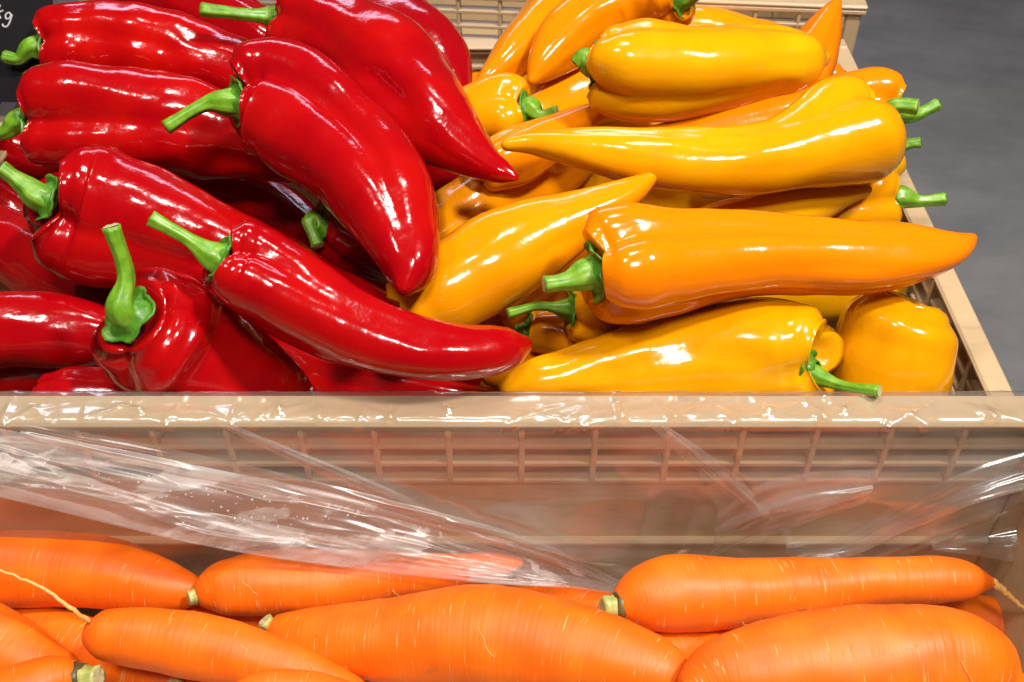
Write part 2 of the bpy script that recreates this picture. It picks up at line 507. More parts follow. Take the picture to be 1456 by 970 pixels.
def crate(name, label, x0, x1, y0, y1, zt, depth, rz=0.0, cells=0.0385, lip=0.022, rows=3, pitch=0.0145, w=0.016, backed=False):
    """moulded produce crate: outer box x0..x1, y0..y1, rim top zt (over the rail), open top"""
    cx, cy = (x0 + x1) / 2, (y0 + y1) / 2
    t = empty(name, (cx, cy, ZR + zt - depth), label, 'crate', 'tan plastic produce crates', rz)
    hx, hy = (x1 - x0) / 2, (y1 - y0) / 2
    H = depth

    def bx(nm, a, b_, bev=0.0012):
        return box(nm, a, b_, M_CRATE, t, bev)
    # rim: flat top strip with a lip hanging on the outside
    bx('rim', (-hx, -hy, H - 0.004), (hx, -hy + w, H), 0.0015)
    bx('rim', (-hx, hy - w, H - 0.004), (hx, hy, H), 0.0015)
    bx('rim', (-hx, -hy + w + .0002, H - 0.004), (-hx + w, hy - w - .0002, H), 0.0015)
    bx('rim', (hx - w, -hy + w + .0002, H - 0.004), (hx, hy - w - .0002, H), 0.0015)
    for s in (-1, 1):
        bx('rim_lip', (-hx + .0005, s * (hy - .0035) - .003, H - lip), (hx - .0005, s * (hy - .0035) + .003, H - .0042))
        bx('rim_lip', (s * (hx - .0035) - .003, -hy + .008, H - lip), (s * (hx - .0035) + .003, hy - .008, H - .0042))
    # walls: a slatted band below the rim, solid panel beneath it with a moulded ledge
    zs = H - 0.0068
    zb = zs - rows * pitch
    for s in (-1, 1):
        yc = s * (hy - w + .0078)
        xc = s * (hx - w + .0078)
        for k in range(rows + 1):
            z = zs - k * pitch
            ya, yb = sorted((yc - s * .005, yc + s * ((w - .0095) if not backed else .004)))
            bx('slat', (-hx + .018, ya, z - .0017), (hx - .018, yb, z + .0017), .0006)
            xa, xb = sorted((xc - s * .005, xc + s * (w - .0135)))
            bx('slat', (xa, -hy + .018, z - .0017), (xb, hy - .018, z + .0017), .0006)
        n = max(2, round((2 * hx - .04) / cells))
        for i in range(n + 1):
            x = -hx + .02 + (2 * hx - .04) * i / n
            bx('rib', (x - .0016, yc - (.0056 if backed else .0062), zb), (x + .0016, yc + .0062, H - .0042), .0006)
        n = max(2, round((2 * hy - .04) / cells))
        for i in range(n + 1):
            y = -hy + .02 + (2 * hy - .04) * i / n
            bx('rib', (xc - .0062, y - .0022, zb), (xc + .0062, y + .0022, H - .0042), .0006)
        bx('wall_panel', (-hx + .018, yc - .0035, .006), (hx - .018, yc + .0035, zb - .0019))
        bx('wall_panel', (xc - .0035, -hy + .018, .006), (xc + .0035, hy - .018, zb - .0019))
        if backed:
            ya, yb = sorted((yc + s * .0042, yc + s * .0075))
            bx('backing', (-hx + .018, ya, zb), (hx - .018, yb, H - .0043))
        bx('ledge', (-hx + .019, yc - .008, zb - .056), (hx - .019, yc + .008, zb - .052))
    for sx in (-1, 1):
        for sy in (-1, 1):
            bx('corner_post', (sx * (hx - .0105) - .0072, sy * (hy - .0105) - .0072, .002),
               (sx * (hx - .0105) + .0072, sy * (hy - .0105) + .0072, H - .0043), .002)
    bx('base', (-hx + .004, -hy + .004, 0), (hx - .004, hy - .004, .0055))
    return t


crate('carrot_crate', 'tan slatted plastic crate holding the carrots, lined with clear film',
      -0.410, 0.302, -0.010, 0.404, 0.0, 0.168, w=.0225, backed=True)
crate('pepper_crate', 'tan slatted plastic crate heaped with red and yellow peppers',
      -0.412, 0.2925, 0.4085, 0.868, -0.030, 0.235, rz=R(0.0))
crate('empty_crate', 'tan slatted plastic crate standing behind the pepper crate',
      -0.403, 0.337, 0.9315, 1.3315, -0.016, 0.235, rz=R(-5), lip=.009)


def stand():
    t = empty('display_stand', (0, 0.6, 0), 'black metal display stand carrying the crates', 'display stand')
    for (y0, y1, z) in ((-0.05, 0.4055, -0.169), (0.4065, 0.875, -0.266), (0.878, 1.38, -0.252)):
        box('shelf', (-0.44, y0 - 0.6, ZR + z - .02), (0.326, y1 - 0.6, ZR + z), M_BLACK, t, .002)
        for x in (-.40, .30):
            for y in (y0 + .03, y1 - .03):
                box('leg', (x - .015, y - .615, 0), (x + .015, y - .585, ZR + z - .0203), M_BLACK, t, .002)


stand()

# ------------------------------------------------------------------ produce placement
# Each fruit: outline centre line in the photograph (x, y, half width), height of both ends over the rail,
# and a layer in the heap. The heap is then settled so that fruits rest on, and not in, each other.
Y, RD = 'y', 'r'
PEP = []


def pep(c, layer, label, pts, z0, z1, stem=None, sd=0.0, **kw):
    PEP.append(dict(c=c, layer=layer, label=label, pts=pts, z0=z0, z1=z1, stem=stem, sd=sd, kw=kw))


# --- red
pep(RD, 0, 'shaded red pepper deep in the gap below the wide dented red pepper',
    [(180, 280, 40), (240, 275, 46), (320, 280, 46), (400, 305, 42), (450, 340, 30)], -.075, -.08, tint=0.45)
pep(RD, 0, 'shaded red pepper deep under the one with the bulging green stem base',
    [(-60, 330, 45), (0, 350, 52), (60, 380, 50), (130, 420, 42), (170, 450, 28)], -.07, -.08)
pep(RD, 0, 'red pepper low behind the film-covered rail, under a curved red tip',
    [(370, 505, 36), (420, 525, 46), (500, 545, 44), (590, 560, 34), (660, 566, 22), (700, 562, 10)], -.045, -.06,
    stem=[(372, 492), (385, 482)], sd=.0)
pep(RD, 1.5, 'dark red pepper with a shaded green calyx, half hidden under the arched red pepper',
    [(456, 318, 42), (484, 326, 50), (530, 350, 48), (590, 380, 38), (640, 400, 24)], .005, -.05,
    stem=[(465, 330), (452, 350)], sd=.012)
pep(RD, 0, 'red pepper at the back of the heap behind the three stemmed red peppers',
    [(150, -30, 40), (215, -8, 52), (300, 22, 52), (370, 55, 42), (420, 80, 24)], -.0, -.02)
pep(RD, 1, 'long dark red pepper lying lengthwise at the back beside the slatted crate wall',
    [(430, -90, 50), (495, -28, 58), (558, 36, 57), (603, 76, 53), (633, 101, 40), (651, 122, 22), (658, 135, 11)], .02, .0, tint=0.75)
pep(RD, 1, 'plain red pepper without visible stem, end tucked behind the stem-up red pepper',
    [(-90, 460, 46), (-30, 467, 53), (40, 470, 53), (110, 474, 48), (165, 482, 34), (200, 488, 16)], -.03, -.04, tint=0.4)
pep(RD, 1, 'small red shoulder peeking over the film-covered rail under the stem-up red pepper',
    [(52, 565, 28), (95, 566, 46), (160, 572, 46), (230, 580, 38), (290, 590, 20)], -.03, -.04)
pep(RD, 1, 'red pepper with short green stem in front of the black price board',
    [(58, 68, 46), (110, 65, 55), (200, 75, 58), (300, 95, 52), (380, 112, 38), (430, 125, 20)], .03, .01,
    stem=[(52, 84), (28, 84), (6, 81)], sd=.0, bump=1.5, lobe=.18, tint=0.0)
pep(RD, 2, 'wide dented red pepper with a dark crease, under the big arched red pepper',
    [(40, 172, 55), (95, 172, 70), (190, 176, 73), (290, 186, 64), (380, 206, 48), (450, 232, 32), (500, 255, 14)], .02, .0,
    stem=[(30, 186), (10, 187), (-25, 190)], sd=.0, lobe=0.2, phase=-1.0, crease=.7, bump=1.2, tint=0.15)
pep(RD, 2, 'long red pepper with bulging green stem base, its body running under the curved-tip pepper',
    [(66, 284, 66), (108, 298, 86), (180, 318, 86), (275, 348, 74), (380, 388, 60), (480, 425, 44), (550, 446, 28), (592, 455, 10)], .005, -.02,
    stem=[(58, 272), (38, 266), (0, 238)], sd=.014, lobe=.24, zs=[.022, .01, .002, -.004, -.01, -.016, -.02, -.02], phase=-.75, tint=0.3)
pep(RD, 2, 'glossy red pepper tapering to a pointed tip that touches a yellow pepper',
    [(402, 28, 50), (440, 38, 62), (500, 68, 73), (560, 120, 74), (610, 168, 60), (655, 208, 40), (695, 236, 22), (722, 248, 13), (732, 252, 7)], .06, .045,
    stem=[(388, 24), (360, 22), (286, 14)], sd=.01, lobe=.17, bump=1.3, tint=0.25)
pep(RD, 5, 'big arched red pepper bending down to a blunt tip, long curved green stem',
    [(338, 146, 56), (372, 146, 76), (430, 170, 82), (490, 215, 80), (540, 275, 72), (568, 328, 60), (580, 366, 46), (582, 392, 32), (576, 406, 17)], .06, .03,
    stem=[(332, 140), (300, 146), (270, 160), (236, 182)], sd=.012, lobe=.22, phase=-1.15, crease=.85)
pep(RD, 3, 'red pepper standing with its calyx and thick green stem pointing up',
    [(190, 452, 78), (216, 468, 92), (265, 500, 90), (330, 538, 78), (400, 575, 56), (450, 598, 22)], .035, -.045,
    stem=[(190, 440), (180, 400), (158, 322)], sd=.02, lobe=.12, crease=.2, cal=1.05, zs=[.035, .02, -.005, -.03, -.055, -.075], tint=0.3)
pep(RD, 5, 'red pepper with smooth curved tip pointing at the yellow peppers and lumpy green stem',
    [(312, 368, 52), (345, 384, 64), (400, 414, 66), (460, 446, 60), (530, 478, 50), (600, 498, 42), (670, 503, 38), (712, 499, 34), (732, 494, 26), (743, 491, 16)], .04, .02,
    stem=[(305, 362), (275, 345), (214, 310)], sd=.014, lobe=.2, zs=[.056, .046, .04, .036, .03, .026, .022, .02, .02], phase=-1.3, tint=0.3)
# red under-layer seen only in gaps
pep(RD, -1, 'shaded red pepper at the bottom of the heap under the stem-up red pepper',
    [(60, 470, 48), (140, 500, 56), (260, 540, 52), (380, 580, 36)], -.10, -.11)
pep(RD, -1, 'shaded red pepper at the bottom of the heap below the arched red pepper',
    [(330, 360, 50), (420, 390, 58), (540, 430, 54), (660, 470, 30)], -.11, -.12)
pep(RD, -1, 'shaded red pepper at the bottom of the heap near the black price board',
    [(-40, 200, 50), (60, 240, 56), (180, 300, 54), (300, 340, 32)], -.10, -.11)
pep(RD, -1, 'shaded red pepper at the bottom of the heap behind the pointed-tip pepper',
    [(400, 130, 50), (500, 170, 56), (600, 230, 50), (680, 290, 28)], -.08, -.09)

for pts, z0, z1, lb in [
    ([(-160, 150, 46), (-90, 170, 54), (0, 200, 52), (80, 230, 30)], -.05, -.07, 'under the wide dented pepper'),
    ([(-150, 260, 46), (-90, 280, 54), (-20, 300, 52), (60, 330, 30)], -.06, -.09, 'beside the bulging green stem base'),
    ([(-150, 60, 46), (-90, 70, 54), (-20, 90, 50), (50, 110, 28)], -.06, -.06, 'below the price board'),
    ([(-100, 540, 46), (-30, 545, 54), (60, 540, 50), (150, 530, 30)], -.09, -.10, 'by the crate rail below the plain pepper'),
    ([(180, 440, 46), (260, 450, 56), (360, 470, 54), (470, 500, 30)], -.11, -.11, 'under the curved-tip pepper'),
    ([(220, 60, 46), (320, 90, 56), (420, 140, 54), (520, 200, 30)], -.08, -.08, 'behind the arched pepper'),
    ([(450, 440, 44), (540, 470, 54), (640, 500, 50), (720, 530, 28)], -.10, -.10, 'under the curved tip'),
]:
    pep(RD, -1, 'shaded red pepper at the heap bottom ' + lb, pts, z0, z1)

# --- yellow
pep(Y, 0, 'orange-yellow pepper deep in the heap under the two stacked long yellow peppers',
    [(800, 262, 40), (880, 270, 46), (980, 290, 48), (1080, 310, 40), (1150, 325, 22)], -.06, -.07)
pep(Y, 0, 'yellow pepper deep in the heap beside the tip of the blunt-ended yellow pepper',
    [(700, 455, 30), (760, 400, 42), (820, 370, 46), (900, 350, 42), (960, 330, 24)], -.07, -.07)
pep(Y, 0, 'yellow pepper hidden low, only its small green-collared shoulder showing by a red tip',
    [(752, 468, 30), (785, 472, 36), (850, 490, 38), (930, 510, 30), (1000, 520, 14)], -.03, -.05,
    stem=[(745, 468), (732, 470)], sd=.0)
pep(Y, 1, 'yellow pepper with a thin straight green stem, tucked beneath the longest orange-yellow pepper',
    [(812, 440, 36), (840, 442, 44), (920, 440, 42), (1010, 440, 34), (1080, 440, 16)], -.01, -.03,
    stem=[(803, 428), (770, 435), (722, 446)], sd=.008)
pep(Y, 0, 'yellow pepper resting in the shadow below the red pointed tip',
    [(600, 350, 40), (650, 312, 50), (720, 275, 50), (785, 248, 40), (830, 232, 20)], -.03, -.04, tint=0.45)
pep(Y, 0, 'yellow pepper behind the small-tipped one, under the thickest pepper on top',
    [(740, 165, 40), (790, 140, 50), (860, 120, 52), (950, 125, 40)], -.01, -.01, tint=0.3)
pep(Y, 1, 'yellow pepper with a dark green star calyx and short stem beside the red heap',
    [(748, 155, 46), (722, 160, 50), (675, 172, 46), (625, 190, 34), (590, 205, 16)], .02, -.01,
    stem=[(745, 160), (765, 164), (793, 158)], sd=.01, lobe=.2, tint=0.3)
pep(Y, 1, 'slender orange-yellow pepper curving down against the slatted back wall',
    [(845, -80, 36), (825, -40, 40), (795, 5, 40), (760, 48, 36), (722, 88, 27), (692, 113, 14), (680, 121, 6)], .03, -.0, tint=0.75)
pep(Y, 1, 'orange-yellow pepper with dark calyx at the back wall, behind the thickest yellow pepper',
    [(972, -2, 34), (945, -4, 44), (890, 6, 50), (835, 36, 46), (790, 75, 34), (765, 103, 18), (757, 114, 8)], .05, .0,
    stem=[(972, 6), (990, -10)], sd=.01, tint=0.75)
pep(Y, 1, 'orange pepper whose pointed tip stands up over the back corner of the crate',
    [(1090, 170, 34), (1120, 130, 42), (1150, 85, 38), (1168, 48, 27), (1182, 18, 15), (1190, 3, 7)], -.03, .03, tint=1.0)
pep(Y, 0, 'small orange pepper shoulder squeezed under the thickest yellow pepper next to the crate wall',
    [(1196, 126, 26), (1172, 122, 36), (1130, 130, 42), (1050, 150, 34), (980, 165, 18)], -.0, -.01, tint=0.9)
pep(Y, 1, 'yellow pepper with small curled tip poking up beside the dark green star calyx',
    [(680, 245, 28), (720, 226, 38), (780, 196, 32), (822, 174, 22), (850, 160, 14), (868, 155, 8)], -.01, .02, tint=0.8)
pep(Y, 2, 'orange pepper with thick pale green stem reaching past the crate rim over the floor',
    [(1276, 158, 48), (1245, 155, 52), (1190, 160, 48), (1110, 172, 40), (1000, 190, 28), (900, 202, 16), (850, 205, 7)], .025, .02,
    stem=[(1282, 160), (1300, 162), (1334, 148)], sd=.004, lobe=.2, tint=0.9)
pep(Y, 1, 'yellow pepper hidden under the humped one, only its short green stem end showing',
    [(1270, 212, 34), (1235, 225, 42), (1160, 240, 42), (1070, 255, 32), (1000, 265, 16)], -.0, -.02,
    stem=[(1276, 206), (1290, 205), (1308, 203)], sd=.004)
pep(Y, 2, 'dimpled yellow pepper with green stem resting over the crate side rim',
    [(1272, 282, 46), (1245, 285, 54), (1190, 292, 52), (1110, 305, 42), (1030, 318, 26)], .0, -.02,
    stem=[(1278, 278), (1300, 285), (1343, 283)], sd=.004, lobe=.14, tint=0.2)
pep(Y, 3, 'yellow pepper with narrow nipple tip lying on the dimpled yellow pepper',
    [(960, 345, 34), (1010, 335, 44), (1070, 318, 44), (1125, 302, 36), (1172, 288, 23), (1205, 277, 14), (1232, 270, 9)], -.01, .02, tint=0.1)
pep(Y, 3, 'thickest blunt yellow pepper lying on top of the heap, with a stub of dark stem',
    [(848, 92, 56), (885, 97, 66), (950, 101, 66), (1030, 96, 60), (1095, 88, 50), (1135, 86, 42), (1160, 84, 27), (1170, 83, 13)], .06, .06,
    stem=[(842, 86), (830, 84), (822, 92)], sd=-.004, lobe=.22, tint=0.1)
pep(Y, 4, 'long humped yellow pepper with pointed tip and green stem over the crate rim',
    [(1246, 180, 58), (1215, 187, 76), (1168, 206, 66), (1115, 222, 53), (1040, 229, 49), (950, 226, 44), (870, 219, 36), (800, 209, 25), (750, 203, 15), (720, 206, 9)], .055, .05,
    stem=[(1243, 153), (1270, 152), (1305, 152)], sd=.012, lobe=.2, phase=-.55, crease=.6, tint=0.15)
pep(Y, 4.5, 'yellow pepper with upturned tip lying across the middle beside the red peppers',
    [(575, 452, 34), (605, 432, 56), (660, 398, 66), (725, 360, 63), (785, 328, 50), (840, 302, 34), (885, 279, 23), (912, 263, 15), (926, 253, 9)], .0, .045, tint=0.45)
pep(Y, 2, 'broad smooth yellow pepper standing on end in the front corner of the crate',
    [(1290, 425, 52), (1282, 445, 72), (1268, 490, 82), (1255, 540, 80), (1245, 590, 60), (1240, 630, 30)], .01, -.06, lobe=.05, tint=0.15)
pep(Y, 3, 'yellow pepper lying along the film-covered rail with deep calyx dimple and long green stem',
    [(1172, 508, 64), (1132, 508, 77), (1060, 511, 80), (960, 519, 74), (865, 531, 57), (795, 541, 43), (750, 547, 32), (724, 551, 17)], -.005, -.015,
    stem=[(1135, 530), (1195, 548), (1250, 556)], sd=.03, lobe=.17, phase=-1.55, dimple=2.3, sr=.68, cal=.8, straight=1, zs=[-.004, -.012, -.02, -.025, -.027, -.027, -.026, -.025], tint=.1)
pep(Y, 5, 'longest orange-yellow pepper reaching over the crate side rim with its bent tip',
    [(846, 388, 58), (880, 383, 80), (950, 376, 75), (1040, 368, 62), (1140, 367, 54), (1235, 368, 49), (1300, 366, 41), (1345, 360, 29), (1370, 349, 17), (1382, 339, 8)], .04, .035,
    stem=[(845, 392), (815, 398), (774, 405)], sd=.006, lobe=.22, phase=-1.5, crease=.95, tint=0.95)
# yellow under-layer seen only in gaps
for i, (pts, z0, z1, lb) in enumerate([
    ([(1280, 380, 48), (1180, 400, 56), (1060, 430, 50), (960, 460, 30)], -.06, -.09, 'below the longest orange-yellow pepper'),
    ([(660, 120, 46), (760, 150, 54), (880, 180, 50), (1000, 210, 30)], -.08, -.09, 'behind the dark green star calyx'),
    ([(1240, 240, 48), (1130, 240, 54), (1000, 240, 50), (900, 245, 30)], -.09, -.10, 'below the long humped pepper'),
    ([(1180, 80, 36), (1120, 90, 46), (1000, 70, 52), (880, 60, 34)], -.05, -.06, 'below the thickest blunt pepper'),
    ([(690, 520, 40), (780, 540, 50), (900, 560, 46), (1000, 580, 26)], -.10, -.10, 'behind the film-covered rail'),
    ([(760, 330, 44), (700, 390, 52), (640, 450, 50), (600, 500, 30)], -.10, -.11, 'between red and yellow heaps'),
]):
    pep(Y, -1, 'shaded yellow pepper at the bottom of the heap ' + lb, pts, z0, z1)

CAR = []


def car(layer, label, pts, z0, z1, **kw):
    CAR.append(dict(layer=layer, label=label, pts=pts, z0=z0, z1=z1, kw=kw))


car(2, 'thick carrot lying against the hanging film with a blunt bare end',
    [(-180, 800, 38), (-100, 805, 48), (0, 809, 53), (80, 809, 54), (150, 817, 50), (210, 829, 41), (255, 838, 30), (280, 843, 18), (290, 846, 7)], -.090, -.098)
car(3, 'tapering carrot with a dark cut crown, its thin end under the film',
    [(284, 846, 20), (300, 840, 32), (340, 833, 43), (410, 828, 46), (490, 823, 40), (570, 818, 32), (650, 812, 25), (710, 804, 18), (738, 800, 8)], -.108, -.112, stub=(268, 851, 13))
car(3, 'largest carrot with pale cross marks and a sliced notch near its green crown',
    [(392, 898, 24), (420, 902, 34), (490, 909, 48), (580, 910, 62), (690, 908, 73), (800, 922, 70), (880, 942, 60), (935, 955, 46), (970, 965, 28), (984, 970, 10)], -.105, -.105, stub=(376, 882, 13))
car(4, 'long carrot with green stub and thin root end touching the crate wall',
    [(882, 861, 24), (900, 855, 40), (940, 848, 54), (1000, 845, 53), (1080, 841, 46), (1180, 832, 39), (1280, 825, 34), (1345, 824, 32), (1385, 826, 23), (1408, 828, 9), (1416, 828, 4)], -.095, -.105,
    stub=(857, 863, 17), root=[(1412, 828), (1425, 838), (1440, 852), (1470, 875)])
car(5, 'fat carrot with a smooth round end, in front of the long carrot with root',
    [(978, 985, 25), (1005, 972, 46), (1070, 962, 68), (1150, 954, 82), (1250, 948, 90), (1340, 946, 84), (1400, 952, 66), (1435, 962, 38), (1448, 968, 14)], -.085, -.085)
car(4, 'knobbly-headed carrot trailing a long thin root across the thick carrot',
    [(126, 902, 20), (140, 903, 32), (175, 904, 40), (240, 912, 45), (320, 926, 44), (390, 943, 38), (450, 962, 30), (510, 985, 18), (540, 1000, 6)], -.095, -.10,
    root=[(128, 884), (110, 872), (60, 836), (0, 811), (-30, 800)])
car(1, 'half-hidden carrot pointing at the knobbly-headed carrot from below the thick one',
    [(0, 852, 8), (30, 872, 22), (80, 900, 36), (140, 928, 42), (220, 960, 40), (300, 990, 26)], -.125, -.125)
car(3, 'carrot lying in the corner, dark groove between it and the half-hidden one',
    [(-140, 850, 40), (-60, 890, 50), (10, 925, 50), (70, 962, 42), (120, 1000, 28)], -.108, -.108)
car(5, 'brownish carrot shoulder beside a pale chopped stub',
    [(108, 965, 24), (90, 968, 34), (40, 985, 44), (-40, 1015, 44), (-120, 1050, 24)], -.095, -.095, stub=(140, 962, 18))
car(2, 'carrot under the knobbly-headed one showing a pale green stub',
    [(262, 990, 22), (290, 992, 34), (360, 1000, 40), (460, 1020, 34)], -.118, -.118, stub=(246, 966, 15))
car(5, 'carrot edge at the tail of the knobbly-headed carrot',
    [(320, 1000, 16), (360, 992, 32), (430, 990, 36), (500, 1002, 30), (560, 1020, 14)], -.085, -.088)
car(1, 'shaded carrot under the film behind the green-stubbed long carrot',
    [(700, 850, 26), (760, 862, 36), (850, 880, 40), (940, 905, 36), (1040, 935, 24)], -.122, -.122)
car(1, 'shaded carrot in the gap between the fat carrot and the long one',
    [(900, 935, 26), (960, 925, 36), (1040, 905, 36), (1140, 885, 26)], -.122, -.125)
car(0, 'shaded carrot at the bottom beneath the tapering carrot',
    [(180, 880, 34), (280, 880, 42), (400, 872, 42), (520, 862, 30)], -.135, -.135)
car(0, 'shaded carrot at the bottom below the long carrot and crate wall',
    [(1180, 900, 34), (1280, 890, 44), (1400, 890, 44), (1500, 900, 30)], -.14, -.14)

CAMN = np.array(CAM)


def zprof(it, tt):
    if 'zs' in it['kw']:
        zs = np.array(it['kw']['zs'], float)
        ti = np.interp(np.linspace(0, 1, len(zs)), np.linspace(0, 1, len(it['t'])), it['t'])
        return spl(ti, zs, tt)[:, 0]
    return it['z0'] + (it['z1'] - it['z0']) * tt


def prep(it, n=14):
    p = np.array(it['pts'], float)
    d = np.r_[0, np.cumsum(np.hypot(*np.diff(p[:, :2], axis=0).T))]
    it['t'] = d / d[-1]
    tt = np.linspace(0, 1, n)
    q = spl(it['t'], p, tt)
    dirs = np.array([list(ray(a, b_)) for a, b_ in q[:, :2]])
    z = zprof(it, tt)
    it['s_dir'], it['s_r'], it['s_f'] = dirs, np.maximum(q[:, 2], 4) / F, tt
    it['s_D'] = (ZR + z - CAM.z) / dirs[:, 2]


def settle(items, iters=260, keep=0.94, zmin=-.2, lim=.075, wall=None):
    """push overlapping fruits apart along the line of sight, upper layers up and lower layers down"""
    for it in items:
        prep(it)
    own = np.concatenate([[k] * len(it['s_r']) for k, it in enumerate(items)])
    dirs = np.concatenate([it['s_dir'] for it in items])
    rr = np.concatenate([it['s_r'] for it in items])
    D = np.concatenate([it['s_D'] for it in items])
    fr = np.concatenate([it['s_f'] for it in items])
    lay = np.array([it['layer'] for it in items], float)[own]
    o = np.zeros((len(items), 2))
    dl = lay[:, None] - lay[None, :]
    same = own[:, None] == own[None, :]
    for k in range(iters):
        dep = D - (o[own, 0] * (1 - fr) + o[own, 1] * fr)
        P = CAMN + dirs * dep[:, None]
        rad = rr * dep
        dist = np.linalg.norm(P[:, None] - P[None], axis=2)
        pen = keep * (rad[:, None] + rad[None]) - dist
        pen[same] = 0
        pen = np.maximum(pen, 0)
        sg = np.where(dl != 0, np.sign(dl), np.sign(dep[None, :] - dep[:, None]))
        push = pen * sg
        up = push.max(axis=1)
        dn = push.min(axis=1)
        dn[P[:, 2] - rad < ZR + zmin] = 0
        mv = 0.16 * (up + 0.8 * dn)
        if wall is not None:            # stay behind the rail
            bad = (P[:, 1] - rad * .96 < wall) & (P[:, 2] - rad < ZR + .002)
            mv[bad] = -.5 * np.minimum(.01, wall - P[bad, 1] + rad[bad] * .96)
        for e, w in ((0, 1 - fr), (1, fr)):
            a = np.zeros(len(items))
            c = np.full(len(items), 1e-6)
            np.add.at(a, own, mv * w * (np.abs(mv) > 1e-5))
            np.add.at(c, own, w * (np.abs(mv) > 1e-5))
            o[:, e] += a / c
        o *= 0.997
        o = np.clip(o, -lim, lim)
        m_ = o.mean(axis=1, keepdims=True)
        o = m_ + np.clip(o - m_, -.035, .035)
    for k, it in enumerate(items):
        it['o'] = o[k]
    print('SETTLE worst %.4f  pairs>3mm %d' % (pen.max(), (pen > .003).sum() // 2))
    w = np.argwhere(pen > .009)
    seen = set()
    for a, b_ in w:
        kk = tuple(sorted((own[a], own[b_])))
        if kk not in seen:
            seen.add(kk)
            print('   ', kk, items[kk[0]]['label'][:50], '|', items[kk[1]]['label'][:50], round(float(pen[a, b_]), 4))


def spine(it, n):
    p = np.array(it['pts'], float)
    tt = np.linspace(0, 1, n)
    q = spl(it['t'], p, tt)
    P, rad = [], []
    zz = zprof(it, tt)
    for i in range(n):
        d = ray(q[i, 0], q[i, 1])
        z = zz[i]
        dep = (ZR + z - CAM.z) / d.z - (it['o'][0] * (1 - tt[i]) + it['o'][1] * tt[i])
        P.append(CAM + d * dep)
        rad.append(max(q[i, 2], 2.5) / F * dep)
    return P, rad


def smooth_pts(P, k=2):
    for _ in range(k):
        P = [P[0]] + [(P[i - 1] + P[i] * 2 + P[i + 1]) / 4 for i in range(1, len(P) - 1)] + [P[-1]]
    return P


def tube(name, P, rads, mat, parent, origin, seg=14, ridge=0.0, nr=5, cap=True, seed=0, up=Vector((0.3, -.5, .8))):
    T, Nn, B = frames(P, up)
    v, f = [], []
    for i, p in enumerate(P):
        for j in range(seg):
            a = 2 * math.pi * j / seg
            r = rads[i] * (1 + ridge * math.cos(nr * a + seed) + .08 * noise.noise(Vector((math.cos(a) * 1.5 + seed * 3.1, math.sin(a) * 1.5, i * .35))))
            v.append(p + (Nn[i] * math.cos(a) + B[i] * math.sin(a)) * r)
    for i in range(len(P) - 1):
        for j in range(seg):
            k = (j + 1) % seg
            f.append([i * seg + j, i * seg + k, (i + 1) * seg + k, (i + 1) * seg + j])
    if cap:
        for e, i in ((0, 0), (1, len(P) - 1)):
            c = len(v)
            v.append(P[i])
            for j in range(seg):
                k = (j + 1) % seg
                f.append([c, i * seg + k, i * seg + j] if e == 0 else [c, i * seg + j, i * seg + k])
    return mesh(name, v, f, mat, parent, origin=origin), (T, Nn, B)


TO_CAM = -FW


